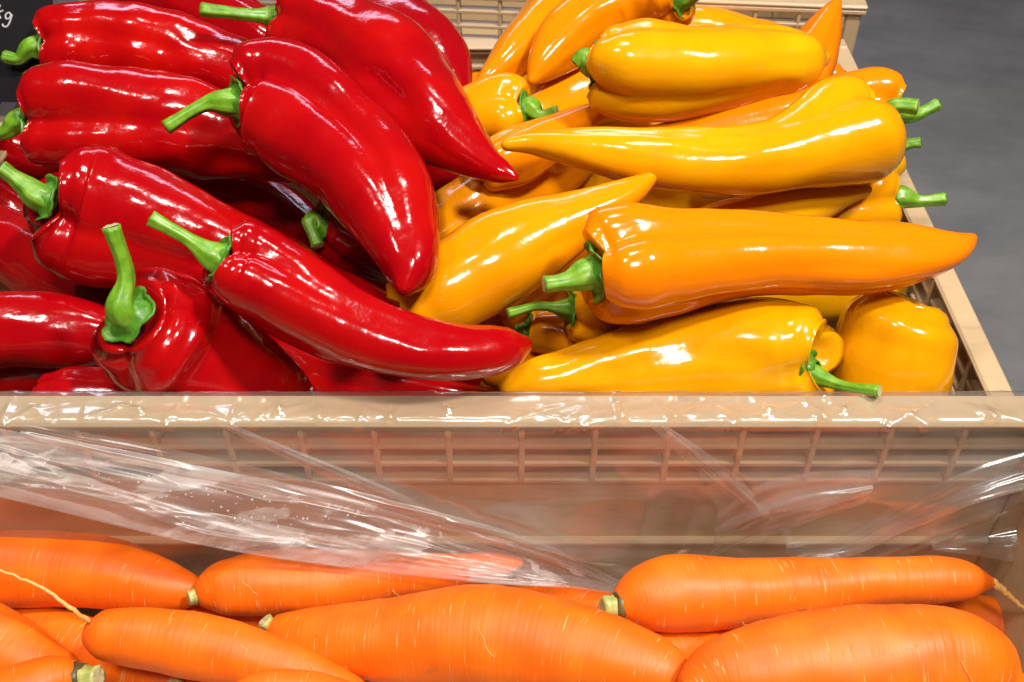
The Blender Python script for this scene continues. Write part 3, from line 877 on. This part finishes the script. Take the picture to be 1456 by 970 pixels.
def build_pepper(it, seed):
    rnd = random.Random(seed * 17 + 3)
    kw = it['kw']
    n, seg = 58, 48
    if it['layer'] < 0:
        n, seg = 40, 32
    P, rad = spine(it, n)
    P = smooth_pts(P, 16 if 'zs' in kw else 4)
    base = min(P, key=lambda q: q.z).copy()
    red = it['c'] == RD
    t = empty('red_pepper' if red else 'yellow_pepper', base, it['label'], 'pepper',
              'red pointed peppers in the crate' if red else 'yellow pointed peppers in the crate')
    mat = M_RED if red else M_YEL
    T, Nn, B = frames(P, Vector((0.2, -.6, .75)))
    L = [0.0]
    for i in range(1, n):
        L.append(L[-1] + (P[i] - P[i - 1]).length)
    Rm = max(rad)
    rad = [r * 1.04 for r in rad]
    R0 = rad[int(n * .09)]
    lob = kw.get('lobe', .15) * 1.35 + .03
    ph = kw.get('phase', rnd.random() * 6.28)
    ps = rnd.random() * 6.28
    bm_ = kw.get('bump', 1.0)
    nl = 3
    so = Vector((rnd.random() * 50, rnd.random() * 50, rnd.random() * 50))

    def lobes(a):
        a2 = a + .28 * math.sin(a + ps)
        g_ = abs(math.cos(nl * .5 * (a2 - ph)))
        return (g_ * g_ + .012) ** .33 - .75

    v, f, uv = [], [], []
    rings = []
    # dimple under the calyx, then the shoulder, then the body
    capL = .50 * R0
    dk = kw.get('dimple', 1.0)
    dim = [(0.02, .20), (.14, .19), (.28, .14), (.40, .06), (.52, .01), (.64, -.015)]
    stations = []
    for q, a_ in dim:
        stations.append(('c', q, a_ * dk))
    for i in range(n):
        stations.append(('b', i, 0))
    for kind, q, a_ in stations:
        ring = []
        for j in range(seg):
            a = 2 * math.pi * j / seg + math.pi      # seam of the skin texture on the underside
            lo = lobes(a)
            if kind == 'c':
                i = 0
                r = R0 * q * (1 + .35 * lo * q * lob / .15)
                off = R0 * (a_ - lo * lob * 1.5 * q * (1 if a_ < .08 else .2))
            else:
                i = q
                s = L[i]
                if s < capL:
                    c = .64 + .36 * math.sqrt(max(0, 1 - (1 - s / capL) ** 2))
                    Rr = rad[i]
                else:
                    c, Rr = 1, rad[i]
                q_ = min(1, max(0, (s - .4 * capL) / (2.2 * capL)))
                Rr += max(0, R0 * .97 - Rr) * (1 - q_ * q_ * (3 - 2 * q_))
                tl = L[-1] - s
                amp = lob * (kw.get('crease', .42) + 1.45 * math.exp(-s / (.9 * Rm))) * min(1, tl / (1.5 * Rm) + .1)
                r = Rr * c * (1 + amp * lo)
                w = min(1, s / (Rm * .4) + .2) * min(1, tl / Rm + .15)
                u = Vector((math.cos(a) * .8, math.sin(a) * .8, s * 20)) + so
                r += bm_ * Rr * w * (.12 * noise.noise(u) + .028 * noise.noise(Vector((math.cos(a) * 1.4, math.sin(a) * 1.4, s * 58)) - so))
                # lengthwise dents
                u2 = Vector((math.cos(a) * 1.7, math.sin(a) * 1.7, s * 14)) + so
                r -= bm_ * Rr * w * .15 * max(0, noise.noise(u2) - .08)
                off = -R0 * lo * lob * .9 * max(0, 1 - s / (capL * 1.3))
            ring.append(len(v))
            v.append(P[i] + (Nn[i] * math.cos(a) + B[i] * math.sin(a)) * r + T[i] * off)
            uv.append((L[i] + off, a / 6.283 * Rm * 4))
        rings.append(ring)
    # rounded tip
    for q, a_ in ((.75, .45), (.4, .75)):
        ring = []
        for j in range(seg):
            a = 2 * math.pi * j / seg + math.pi
            ring.append(len(v))
            v.append(P[-1] + (Nn[-1] * math.cos(a) + B[-1] * math.sin(a)) * rad[-1] * q + T[-1] * rad[-1] * a_)
            uv.append((L[-1], a / 6.283 * Rm * 4))
        rings.append(ring)
    for i in range(len(rings) - 1):
        for j in range(seg):
            k = (j + 1) % seg
            f.append([rings[i][j], rings[i][k], rings[i + 1][k], rings[i + 1][j]])
    c = len(v); v.append(P[-1] + T[-1] * rad[-1] * .85); uv.append((L[-1], 0))
    for j in range(seg):
        f.append([c, rings[-1][j], rings[-1][(j + 1) % seg]])
    c = len(v); v.append(P[0] + T[0] * R0 * .21 * dk); uv.append((0, 0))
    for j in range(seg):
        f.append([c, rings[0][(j + 1) % seg], rings[0][j]])
    bo = mesh('body', v, f, mat, t, uv=uv, origin=base)
    bo.color = (1, 1, 1, kw.get('tint', rnd.uniform(0, .8)))
    if not it['stem']:
        return
    dep0 = (P[0] - CAM).dot(FW)
    # calyx: ragged green collar pressed into the dimple, rising to the stem
    ax = -T[0]
    c0 = P[0] + T[0] * R0 * (.11 * dk - (.08 if kw.get('cal', 1) > 1 else 0))
    if 'straight' in kw:
        c0 = c0.lerp(CAM + ray(*it['stem'][0]) * ((c0 - CAM).dot(FW) - .006), .75)
    v, f = [], []
    sg = 40
    prof = [(.20, .30), (.30, .20), (.38, .11), (.45, .06), (.52, .07), (.58, .10)]
    rc = kw.get('cal', 1.0) * rnd.uniform(.92, 1.08) * min(1.0, .017 / R0 + .25)
    teeth = rnd.choice((5, 6))
    for q, hgt in prof:
        for j in range(sg):
            a = 2 * math.pi * j / sg
            w = (q - .20) / .43
            tooth = abs(math.cos(teeth * .5 * a + ps)) ** 1.4
            k = q * (1 + w * (.13 * tooth - .06 + .28 * noise.noise(Vector((math.cos(a) * 2, math.sin(a) * 2, seed * 3.7)))))
            hh = hgt + w * .14 * noise.noise(Vector((math.cos(a) * 2.5, math.sin(a) * 2.5, seed + 9.1))) + w * w * .05
            v.append(c0 + (Nn[0] * math.cos(a) + B[0] * math.sin(a)) * R0 * k * rc + ax * R0 * hh)
    m_ = len(prof)
    for i in range(m_ - 1):
        for j in range(sg):
            k = (j + 1) % sg
            f.append([i * sg + j, i * sg + k, (i + 1) * sg + k, (i + 1) * sg + j])
    cal = mesh('calyx', v, f, M_CALYX, t, origin=base)
    so_ = cal.modifiers.new('thickness', 'SOLIDIFY'); so_.thickness = .0011; so_.offset = 0
    # stem
    dep0 = (c0 - CAM).dot(FW)
    pts = [c0 + ax * R0 * .02]
    st = it['stem']
    ends = []
    for i, (x, y) in enumerate(st[1:], 1):
        ends.append(CAM + ray(x, y) * (dep0 - it['sd'] * i / (len(st) - 1)))
    L1 = (ends[0] - pts[0]).length
    if (len(ends) > 1 or L1 > R0 * .8) and 'straight' not in kw:
        pts.append(c0 + ax * min(R0 * .42, L1 * .5))
    pts += ends
    d = [0]
    for i in range(1, len(pts)):
        d.append(d[-1] + (pts[i] - pts[i - 1]).length)
    k = 22
    tt = np.linspace(0, d[-1], k)
    q = spl(d, np.array([list(p) for p in pts]), tt)
    sp = smooth_pts([Vector(x) for x in q], 2)
    rb = min(R0 * .32, .0086) * kw.get('sr', 1)
    rs = rb * rnd.uniform(.42, .5)
    rr = []
    for i in range(k):
        u = tt[i]
        g_ = math.exp(-(max(0, u - R0 * .18) / (R0 * .36)) ** 2)
        e = max(0, (u - d[-1] * .75) / (d[-1] * .25 + 1e-6))
        rr.append(rs * (1 + .18 * e) + (rb - rs) * g_)
    stem, fr_ = tube('stem', sp, rr, M_STEM, t, base, seg=24, ridge=.085, nr=6, seed=seed)
    e = sp[-1]; tn = fr_[0][-1]
    v = [e + tn * rr[-1] * .16]
    f = []
    for j in range(14):
        a = 2 * math.pi * j / 14
        v.append(e + (fr_[1][-1] * math.cos(a) + fr_[2][-1] * math.sin(a)) * rr[-1] * (.86 + .12 * rnd.random()) + tn * rr[-1] * (.04 + .1 * rnd.random()))
    for j in range(14):
        f.append([0, 1 + j, 1 + (j + 1) % 14])
    mesh('cut_end', v, f, M_CUT, stem, smooth=False, origin=base)


settle(PEP, wall=.409)
for k, it in enumerate(PEP):
    build_pepper(it, k + 1)


def build_carrot(it, seed):
    rnd = random.Random(seed * 31 + 5)
    kw = it['kw']
    n, seg = 54, 40
    P, rad = spine(it, n)
    P = smooth_pts(P, 1)
    base = min(P, key=lambda q: q.z).copy()
    t = empty('carrot', base, it['label'], 'carrot', 'carrots in the lined crate')
    T, Nn, B = frames(P, Vector((0.2, -.6, .75)))
    so = Vector((rnd.random() * 50, rnd.random() * 50, rnd.random() * 50))
    L = [0.0]
    for i in range(1, n):
        L.append(L[-1] + (P[i] - P[i - 1]).length)
    Rm = max(rad)
    v, f, uv = [], [], []
    st = [('a', .35, -.32), ('a', .75, -.20)] + [('b', i, 0) for i in range(n)] + [('e', .75, .45), ('e', .4, .75)]
    for kind, q, a_ in st:
        i = 0 if kind == 'a' else (n - 1 if kind == 'e' else q)
        for j in range(seg):
            a = 2 * math.pi * j / seg + math.pi
            u = Vector((math.cos(a) * .9, math.sin(a) * .9, L[i] * 26)) + so
            ringn = noise.noise(Vector((L[i] * 190, a * .12, 0)) + so)
            r = rad[i] * (1 + .085 * noise.noise(u) + .018 * ringn + .02 * noise.noise(u * 2.6))
            off = 0
            if kind != 'b':
                r *= q
                off = rad[i] * a_
            v.append(P[i] + (Nn[i] * math.cos(a) + B[i] * math.sin(a)) * r + T[i] * off)
            uv.append((L[i] + off + seed, a / 6.283 * Rm * 6 + seed))
    m_ = len(st)
    for i in range(m_ - 1):
        for j in range(seg):
            k = (j + 1) % seg
            f.append([i * seg + j, i * seg + k, (i + 1) * seg + k, (i + 1) * seg + j])
    c = len(v); v.append(P[-1] + T[-1] * rad[-1] * .85); uv.append((L[-1] + seed, seed))
    for j in range(seg):
        f.append([c, (m_ - 1) * seg + j, (m_ - 1) * seg + (j + 1) % seg])
    c = len(v); v.append(P[0] - T[0] * rad[0] * .33); uv.append((seed, seed))
    for j in range(seg):
        f.append([c, (j + 1) % seg, j])
    mesh('body', v, f, M_CAR, t, uv=uv, origin=base)
    if 'stub' in kw:
        x, y, pr = kw['stub']
        dep = (P[0] - CAM).dot(FW) - .003
        e = CAM + ray(x, y) * dep
        s0 = P[0] + (P[0] - e).normalized() * rad[0] * .15
        r = pr / F * dep
        k = 8
        sp = [s0.lerp(e, i / (k - 1)) for i in range(k)]
        crown, _ = tube('crown', [s0.lerp(e, .12), s0.lerp(e, .36), s0.lerp(e, .45)], [r * 1.32, r * 1.16, r * .95], M_STUBDARK, t, base, seg=18, ridge=.05, nr=7, seed=seed)
        stub, fr_ = tube('stub', sp, [r * (1.0 - .03 * i + .06 * math.sin(i * 1.7 + seed)) for i in range(k)], M_STUB, t, base, seg=18, ridge=.07, nr=5, seed=seed)
        v = [e + fr_[0][-1] * r * .02]; f = []
        for j in range(14):
            a = 2 * math.pi * j / 14
            v.append(e + (fr_[1][-1] * math.cos(a) + fr_[2][-1] * math.sin(a)) * r * .72 + fr_[0][-1] * r * .1 * rnd.random())
        for j in range(14):
            f.append([0, 1 + j, 1 + (j + 1) % 14])
        mesh('cut_end', v, f, M_CUT, stub, smooth=False, origin=base)
    if 'root' in kw:
        i0 = 0 if kw['root'][0][0] < 500 else n - 1
        dep = (P[i0] - CAM).dot(FW)
        pts = []
        for i, (x, y) in enumerate(kw['root']):
            pts.append(CAM + ray(x, y) * (dep - (.006 if i0 == 0 else .002) - (.004 * i if i0 == 0 else .0)))
        d = [0]
        for i in range(1, len(pts)):
            d.append(d[-1] + (pts[i] - pts[i - 1]).length)
        tt = np.linspace(0, d[-1], 30)
        q = [Vector(x) for x in spl(d, np.array([list(p) for p in pts]), tt)]
        q = [p + Vector((noise.noise(Vector((i * .5, seed, 0))), noise.noise(Vector((i * .5, seed, 5))), noise.noise(Vector((i * .5, seed, 9))))) * .0009 for i, p in enumerate(q)]
        tube('root', q, [(.0009 if i0 == 0 else .0019) * (1 - i / 29) ** 1.2 + .0005 for i in range(30)], M_ROOT, t, base, seg=10, seed=seed)
    # a few fine root hairs lying on the skin
    for h in range(rnd.randint(0, 2)):
        i = rnd.randint(8, n - 12)
        a0 = rnd.uniform(-.9, .9) + math.pi * 0
        pts = []
        for s in range(10):
            ii = min(n - 1, i + int(s * .35 * rnd.random()))
            a = a0 + s * .06
            pts.append(P[ii] + T[ii] * s * .0006 + (Nn[ii] * math.cos(a) + B[ii] * math.sin(a)) * (rad[ii] * 1.012 + .0002 * math.sin(s)))
        tube('root_hair', smooth_pts(pts, 2), [.0002] * 10, M_ROOT, t, base, seg=5, seed=seed)


settle(CAR, keep=.93, zmin=-.160, lim=.05)
for k, it in enumerate(CAR):
    build_carrot(it, k + 1)

# ------------------------------------------------------------------ price board
def board():
    c = at_y(-70, 26, 0.735)
    t = empty('price_board', c + Vector((0, 0, -.05)), 'black price board with white handwritten kg price beside the red peppers', 'price sign')
    t.rotation_euler = (R(-35), R(0), R(-4))
    hw, hh, th = .062, .066, .0022
    rr = .022
    out = []
    for cx, cy, a0 in ((hw - rr, hh - rr, 0), (-hw + rr, hh - rr, 90), (-hw + rr, -hh + rr, 180), (hw - rr, -hh + rr, 270)):
        for i in range(9):
            a = R(a0 + 90 * i / 8)
            out.append((cx + rr * math.cos(a), cy + rr * math.sin(a)))
    k = len(out)
    v = [(x, -th, y + .05) for x, y in out] + [(x, th, y + .05) for x, y in out]
    f = [list(range(k)), list(range(2 * k - 1, k - 1, -1))]
    for i in range(k):
        j = (i + 1) % k
        f.append([i, i + k, j + k, j])
    mesh('panel', v, f, M_BOARD, t, smooth=False)
    # handwriting, strokes of a chalk marker:  0kg  with a line under it
    sx, sy, h = .012, .050, .0086

    def stroke(pts):
        a = R(-22)
        q = []
        for x, y in pts:
            x, y = x * h, y * h
            q.append(Vector((sx + x * math.cos(a) - y * math.sin(a), -th - .0004, sy + x * math.sin(a) + y * math.cos(a))))
        d = list(range(len(q)))
        w = [Vector(p) for p in spl(d, np.array([list(p) for p in q]), np.linspace(0, len(q) - 1, len(q) * 5))]
        tube('writing', w, [.0007] * len(w), M_CHALK, t, None, seg=8)
    stroke([(.35, 1), (.05, .75), (.0, .35), (.25, 0), (.55, .2), (.65, .65), (.4, .98), (.3, 1)])
    stroke([(1.0, 1.1), (.98, .6), (.95, 0)])
    stroke([(1.4, .75), (1.1, .42), (1.0, .36), (1.2, .22), (1.45, 0)])
    stroke([(2.2, .68), (1.95, .78), (1.75, .5), (1.9, .2), (2.15, .35), (2.25, .7), (2.3, .1), (2.2, -.4), (1.9, -.5), (1.75, -.35)])
    stroke([(-.6, -.35), (.2, -.32), (.9, -.38)])


board()

# ------------------------------------------------------------------ film liner
FILM = empty('film_liner', (0, .40, ZR - .15), 'crumpled clear plastic film folded over the crate rail above the carrots', 'plastic film')
FO = Vector((0, .40, ZR - .15))


def wall_xz(px, py, y=.374):
    p = at_y(px, py, y)
    return p.x, p.z - ZR


def seg_dist(x, z, c):
    (x0, z0), (x1, z1) = c
    dx, dz = x1 - x0, z1 - z0
    l2 = dx * dx + dz * dz
    t = ((x - x0) * dx + (z - z0) * dz) / l2
    t = min(1, max(0, t))
    return math.hypot(x - x0 - t * dx, z - z0 - t * dz), t


creases = []
for (a, b_, w, h) in [
    ((40, 600), (560, 705), .006, .0045), ((560, 705), (900, 800), .006, .005), ((90, 610), (420, 660), .005, .003),
    ((400, 650), (860, 790), .004, .004), ((330, 606), (520, 680), .004, .0025),
    ((955, 600), (1075, 690), .004, .004), ((955, 600), (1040, 760), .006, .003), ((950, 602), (900, 780), .008, .004),
    ((830, 600), (890, 690), .004, .003), ((1456, 640), (1080, 720), .006, .004), ((1456, 690), (1190, 792), .006, .006),
    ((1230, 660), (1060, 700), .004, .003), ((1200, 690), (1060, 770), .005, .003), ((1160, 680), (1040, 750), .004, .003),
    ((640, 606), (760, 660), .004, .0025), ((1300, 610), (1150, 700), .005, .0025), ((1000, 680), (960, 790), .007, .004),
    ((1400, 720), (1240, 790), .004, .004), ((60, 650), (300, 700), .006, .003), ((0, 620), (220, 655), .006, .003)]:
    creases.append((wall_xz(*a), wall_xz(*b_), w * 1.8, h * 1.3))


def liner():
    prof = [(.4064, -.012), (.4060, -.002), (.4040, .0016), (.395, .0016), (.3815, .0015), (.3798, -.003), (.3788, -.012), (.378, -.020),
            (.3775, -.030), (.377, -.06), (.3762, -.09), (.3755, -.12), (.375, -.140), (.3746, -.150), (.3742, -.160)]
    # the rail's inner edge lies at y = .3815
    d = [0]
    for i in range(1, len(prof)):
        d.append(d[-1] + math.hypot(prof[i][0] - prof[i - 1][0], prof[i][1] - prof[i - 1][1]))
    nu, nv = 480, 150
    # more rows on the rail
    tv = []
    dr = d[8]
    for j in range(nv):
        s = j / (nv - 1)
        tv.append(s / .42 * dr if s < .42 else dr + (s - .42) / .58 * (d[-1] - dr))
    pr = spl(d, np.array(prof), np.array(tv))
    v, f = [], []
    x0, x1 = -.395, .2985
    rnd = random.Random(12)
    fans = []
    te = d[4] + .002
    x = x0
    while x < x1:
        x += rnd.uniform(.008, .036)
        hub = te - rnd.choice((0, 0, 0, .004, .009))
        for q in range(rnd.randint(1, 4)):
            an = rnd.uniform(-1.2, 1.2)
            ln = rnd.uniform(.012, .034)
            fans.append(((x, hub), (x + math.sin(an) * ln * 1.3, hub - math.cos(an) * ln * .8), rnd.uniform(.0016, .0040), rnd.uniform(.0006, .0018)))
    near_fans = []
    for i in range(nu):
        xx = x0 + (x1 - x0) * i / (nu - 1)
        near_fans.append([c for c in fans if min(c[0][0], c[1][0]) - c[2] < xx < max(c[0][0], c[1][0]) + c[2]])
    for j in range(nv):
        y, z = pr[j]
        jm, jp = max(0, j - 1), min(nv - 1, j + 1)
        ty, tz = pr[jp] - pr[jm]
        l = math.hypot(ty, tz)
        ny, nz = tz / l, -ty / l           # outward: to the camera side / up
        if ny > 0 and z < -.005 and y < .39:
            ny, nz = -ny, -nz
        if z > -.004 and nz < 0:
            ny, nz = -ny, -nz
        onrail = 1.0 if tv[j] < d[5] else max(0, 1 - (tv[j] - d[5]) / .006)
        fall = min(1, max(0, (tv[j] - d[7]) / .03))
        for i in range(nu):
            x = x0 + (x1 - x0) * i / (nu - 1)
            h = 0
            # crumples on the rail: folds fanning out from its front edge
            if onrail > 0:
                p2 = Vector((x * 45, tv[j] * 50 + x * 10, 7.7))
                dd2 = noise.voronoi(p2)[0]
                cr2 = max(0, .3 - (dd2[1] - dd2[0])) / .3
                hr = .00025 * cr2 + .0004 * (noise.noise(Vector((x * 24, tv[j] * 18, 0))) + .6)
                for a, b_, w, ch in near_fans[i]:
                    ds, t = seg_dist(x, tv[j], (a, b_))
                    if ds < w:
                        hr += ch * (1 - ds / w) * (1 - .7 * t)
                h += onrail * hr * (1 if tv[j] > .010 else .35)
            if fall > 0:
                hh = .007 * (noise.noise(Vector((x * 5, z * 4, 4))) + .35) + .0015 * noise.noise(Vector((x * 16 + z * 10, z * 8 - x * 3, 8)))
                p = Vector((x * 9 + z * 8, z * 20 - x * 4, 3.1))
                dd = noise.voronoi(p)[0]
                hh += .0018 * max(0, .35 - (dd[1] - dd[0])) / .35 * (.4 + .6 * max(0, noise.noise(Vector((x * 6, z * 6, 1))) + .4))
                for a, b_, w, ch in creases:
                    if abs(x - (a[0] + b_[0]) / 2) > abs(a[0] - b_[0]) / 2 + w:
                        continue
                    ds, t = seg_dist(x, z, (a, b_))
                    if ds < w:
                        hh += .55 * ch * (1 - ds / w) ** 1.5 * min(1, 6 * (1 - t) + .1)
                # fine drag wrinkles
                hh += .0006 * max(0, noise.noise(Vector((x * 5, z * 9, 2)))) * noise.noise(Vector((x * 40 + z * 50, z * 210 - x * 50, 6)))
                h += fall * max(0, hh + .003)
            v.append((x, y + ny * h, ZR + z + nz * h))
    k = next(q for q in range(nv) if tv[q] > d[5])
    for nm, j0, j1, mt in (('rail_cover', 0, k, M_FILM), ('hanging_sheet', k, nv - 1, M_HAZE)):
        f = []
        for j in range(j1 - j0):
            for i in range(nu - 1):
                a = j * nu + i
                f.append([a, a + 1, a + nu + 1, a + nu])
        mesh(nm, v[j0 * nu:(j1 + 1) * nu], f, mt, FILM, origin=FO)


liner()


def flap(top, bot, ytop, ybot, seed, nu=260, nv=60, bulge=.006, lap=.5, mat=None):
    """loose fold of film: front layer from the wall to a free folded edge, then tucked back underneath"""
    tx = np.linspace(0, 1, nu)
    tp = np.array(top, float); bt = np.array(bot, float)
    tq = spl(np.linspace(0, 1, len(tp)), tp, tx)
    bq = spl(np.linspace(0, 1, len(bt)), bt, tx)
    v, f = [], []
    A = [at_y(*tq[i], ytop) for i in range(nu)]
    Bq = [at_y(*bq[i], ybot) for i in range(nu)]
    nb = int(nv * lap)
    for j in range(nv + nb):
        for i in range(nu):
            if j < nv:
                s = j / (nv - 1)
                p = A[i].lerp(Bq[i], s)
                off = bulge * math.sin(math.pi * s)
            else:
                s = 1 - (j - nv + 1) / nv * .75
                p = A[i].lerp(Bq[i], s) + Vector((0, .0045 * math.sin(min(1, (1 - s) * 7) * math.pi / 2), -.002))
                off = 0
            x, z = p.x, p.z - ZR
            n1 = noise.noise(Vector((x * 10 + seed, s * 3.5, seed)))
            n2 = noise.noise(Vector((x * 28 + seed, s * 9 - x * 12, seed + 4)))
            n3 = noise.noise(Vector((x * 75 + seed, s * 30 - x * 40, seed + 7)))
            dd = noise.voronoi(Vector((x * 20 + s * 2, s * 5 - x * 10, seed)))[0]
            cr = max(0, .3 - (dd[1] - dd[0])) / .3
            w = min(1, s * 4) * (.35 + .65 * min(1, (1 - s) * 6))
            off += w * (.004 * n1 + .0008 * n2 + .0002 * n3 + .0016 * cr * (.5 + n1))
            v.append(p + Vector((0, -.72, .69)) * off)
    for j in range(nv + nb - 1):
        for i in range(nu - 1):
            a = j * nu + i
            f.append([a, a + 1, a + nu + 1, a + nu])
    return mesh('folded_flap', v, f, mat or M_FILM, FILM, origin=FO)


flap([(-60, 598), (120, 632), (330, 672), (520, 712), (700, 765), (830, 812), (905, 846)],
     [(-60, 692), (100, 732), (290, 776), (480, 806), (680, 828), (820, 836), (905, 848)], .371, .345, 3.0, mat=M_FOG)
flap([(30, 598), (300, 650), (560, 712), (760, 768), (905, 838)], [(30, 626), (300, 684), (560, 742), (760, 792), (905, 845)], .3685, .3655, 23.0, nu=200, nv=18, bulge=.0015, lap=0, mat=M_SOFT)
flap([(945, 604), (1000, 640), (1050, 680), (1100, 735)], [(925, 606), (975, 655), (1030, 700), (1090, 742)], .371, .3685, 29.0, nu=90, nv=16, bulge=.0015, lap=0, mat=M_SOFT)
flap([(1250, 668), (1150, 672), (1080, 690), (1020, 730)], [(1230, 715), (1140, 745), (1080, 765), (1010, 792)], .3705, .366, 31.0, nu=120, nv=30, bulge=.002, lap=0, mat=M_SOFT)
flap([(330, 604), (420, 640), (520, 680), (640, 735)], [(315, 606), (405, 652), (505, 695), (625, 745)], .371, .3695, 37.0, nu=90, nv=14, bulge=.0015, lap=0, mat=M_SOFT)
flap([(1490, 632), (1380, 668), (1280, 715), (1190, 765), (1120, 796)],
     [(1490, 688), (1390, 716), (1300, 752), (1210, 790), (1125, 799)], .372, .362, 11.0, nu=160, nv=36, bulge=.003)
flap([(1330, 770), (1380, 762), (1430, 752), (1490, 740)],
     [(1330, 782), (1390, 790), (1440, 798), (1490, 792)], .369, .357, 17.0, nu=110, nv=30, bulge=.004)


# condensation drops on the loose fold
def drops():
    rnd = random.Random(4)
    v, f = [], []
    import mathutils
    from mathutils.bvhtree import BVHTree
    fl = bpy.data.objects['folded_flap']
    bv = BVHTree.FromPolygons([tuple(Vector(q.co) + FO) for q in fl.data.vertices], [tuple(p.vertices) for p in fl.data.polygons])
    for k in range(130):
        px = rnd.gauss(330, 110) if rnd.random() < .7 else rnd.uniform(60, 720)
        cy = 690 + (px - 200) * .17
        py = rnd.gauss(cy, 17)
        d = ray(px, py).normalized()
        hit = bv.ray_cast(CAM, d)
        if hit[0] is None:
            continue
        nrm = hit[1] if hit[1].dot(d) < 0 else -hit[1]
        r = rnd.choice((.0003, .0004, .0005, .0008))
        t1 = nrm.orthogonal().normalized(); t2 = nrm.cross(t1)
        o = len(v)
        for q, h in ((1, 0), (.88, .35), (.5, .62)):
            for j in range(8):
                a = j * math.pi / 4
                v.append(hit[0] + (t1 * math.cos(a) + t2 * math.sin(a)) * r * q + nrm * (h * r + .0001))
        v.append(hit[0] + nrm * r * .72)
        for i in range(2):
            for j in range(8):
                f.append([o + i * 8 + j, o + i * 8 + (j + 1) % 8, o + i * 8 + 8 + (j + 1) % 8, o + i * 8 + 8 + j])
        for j in range(8):
            f.append([o + 16 + j, o + 16 + (j + 1) % 8, o + 24])
        f.append([o + 7 - j for j in range(8)])
    tag(mesh('water_drops', v, f, M_WATER, FILM, origin=FO), kind='stuff')


drops()
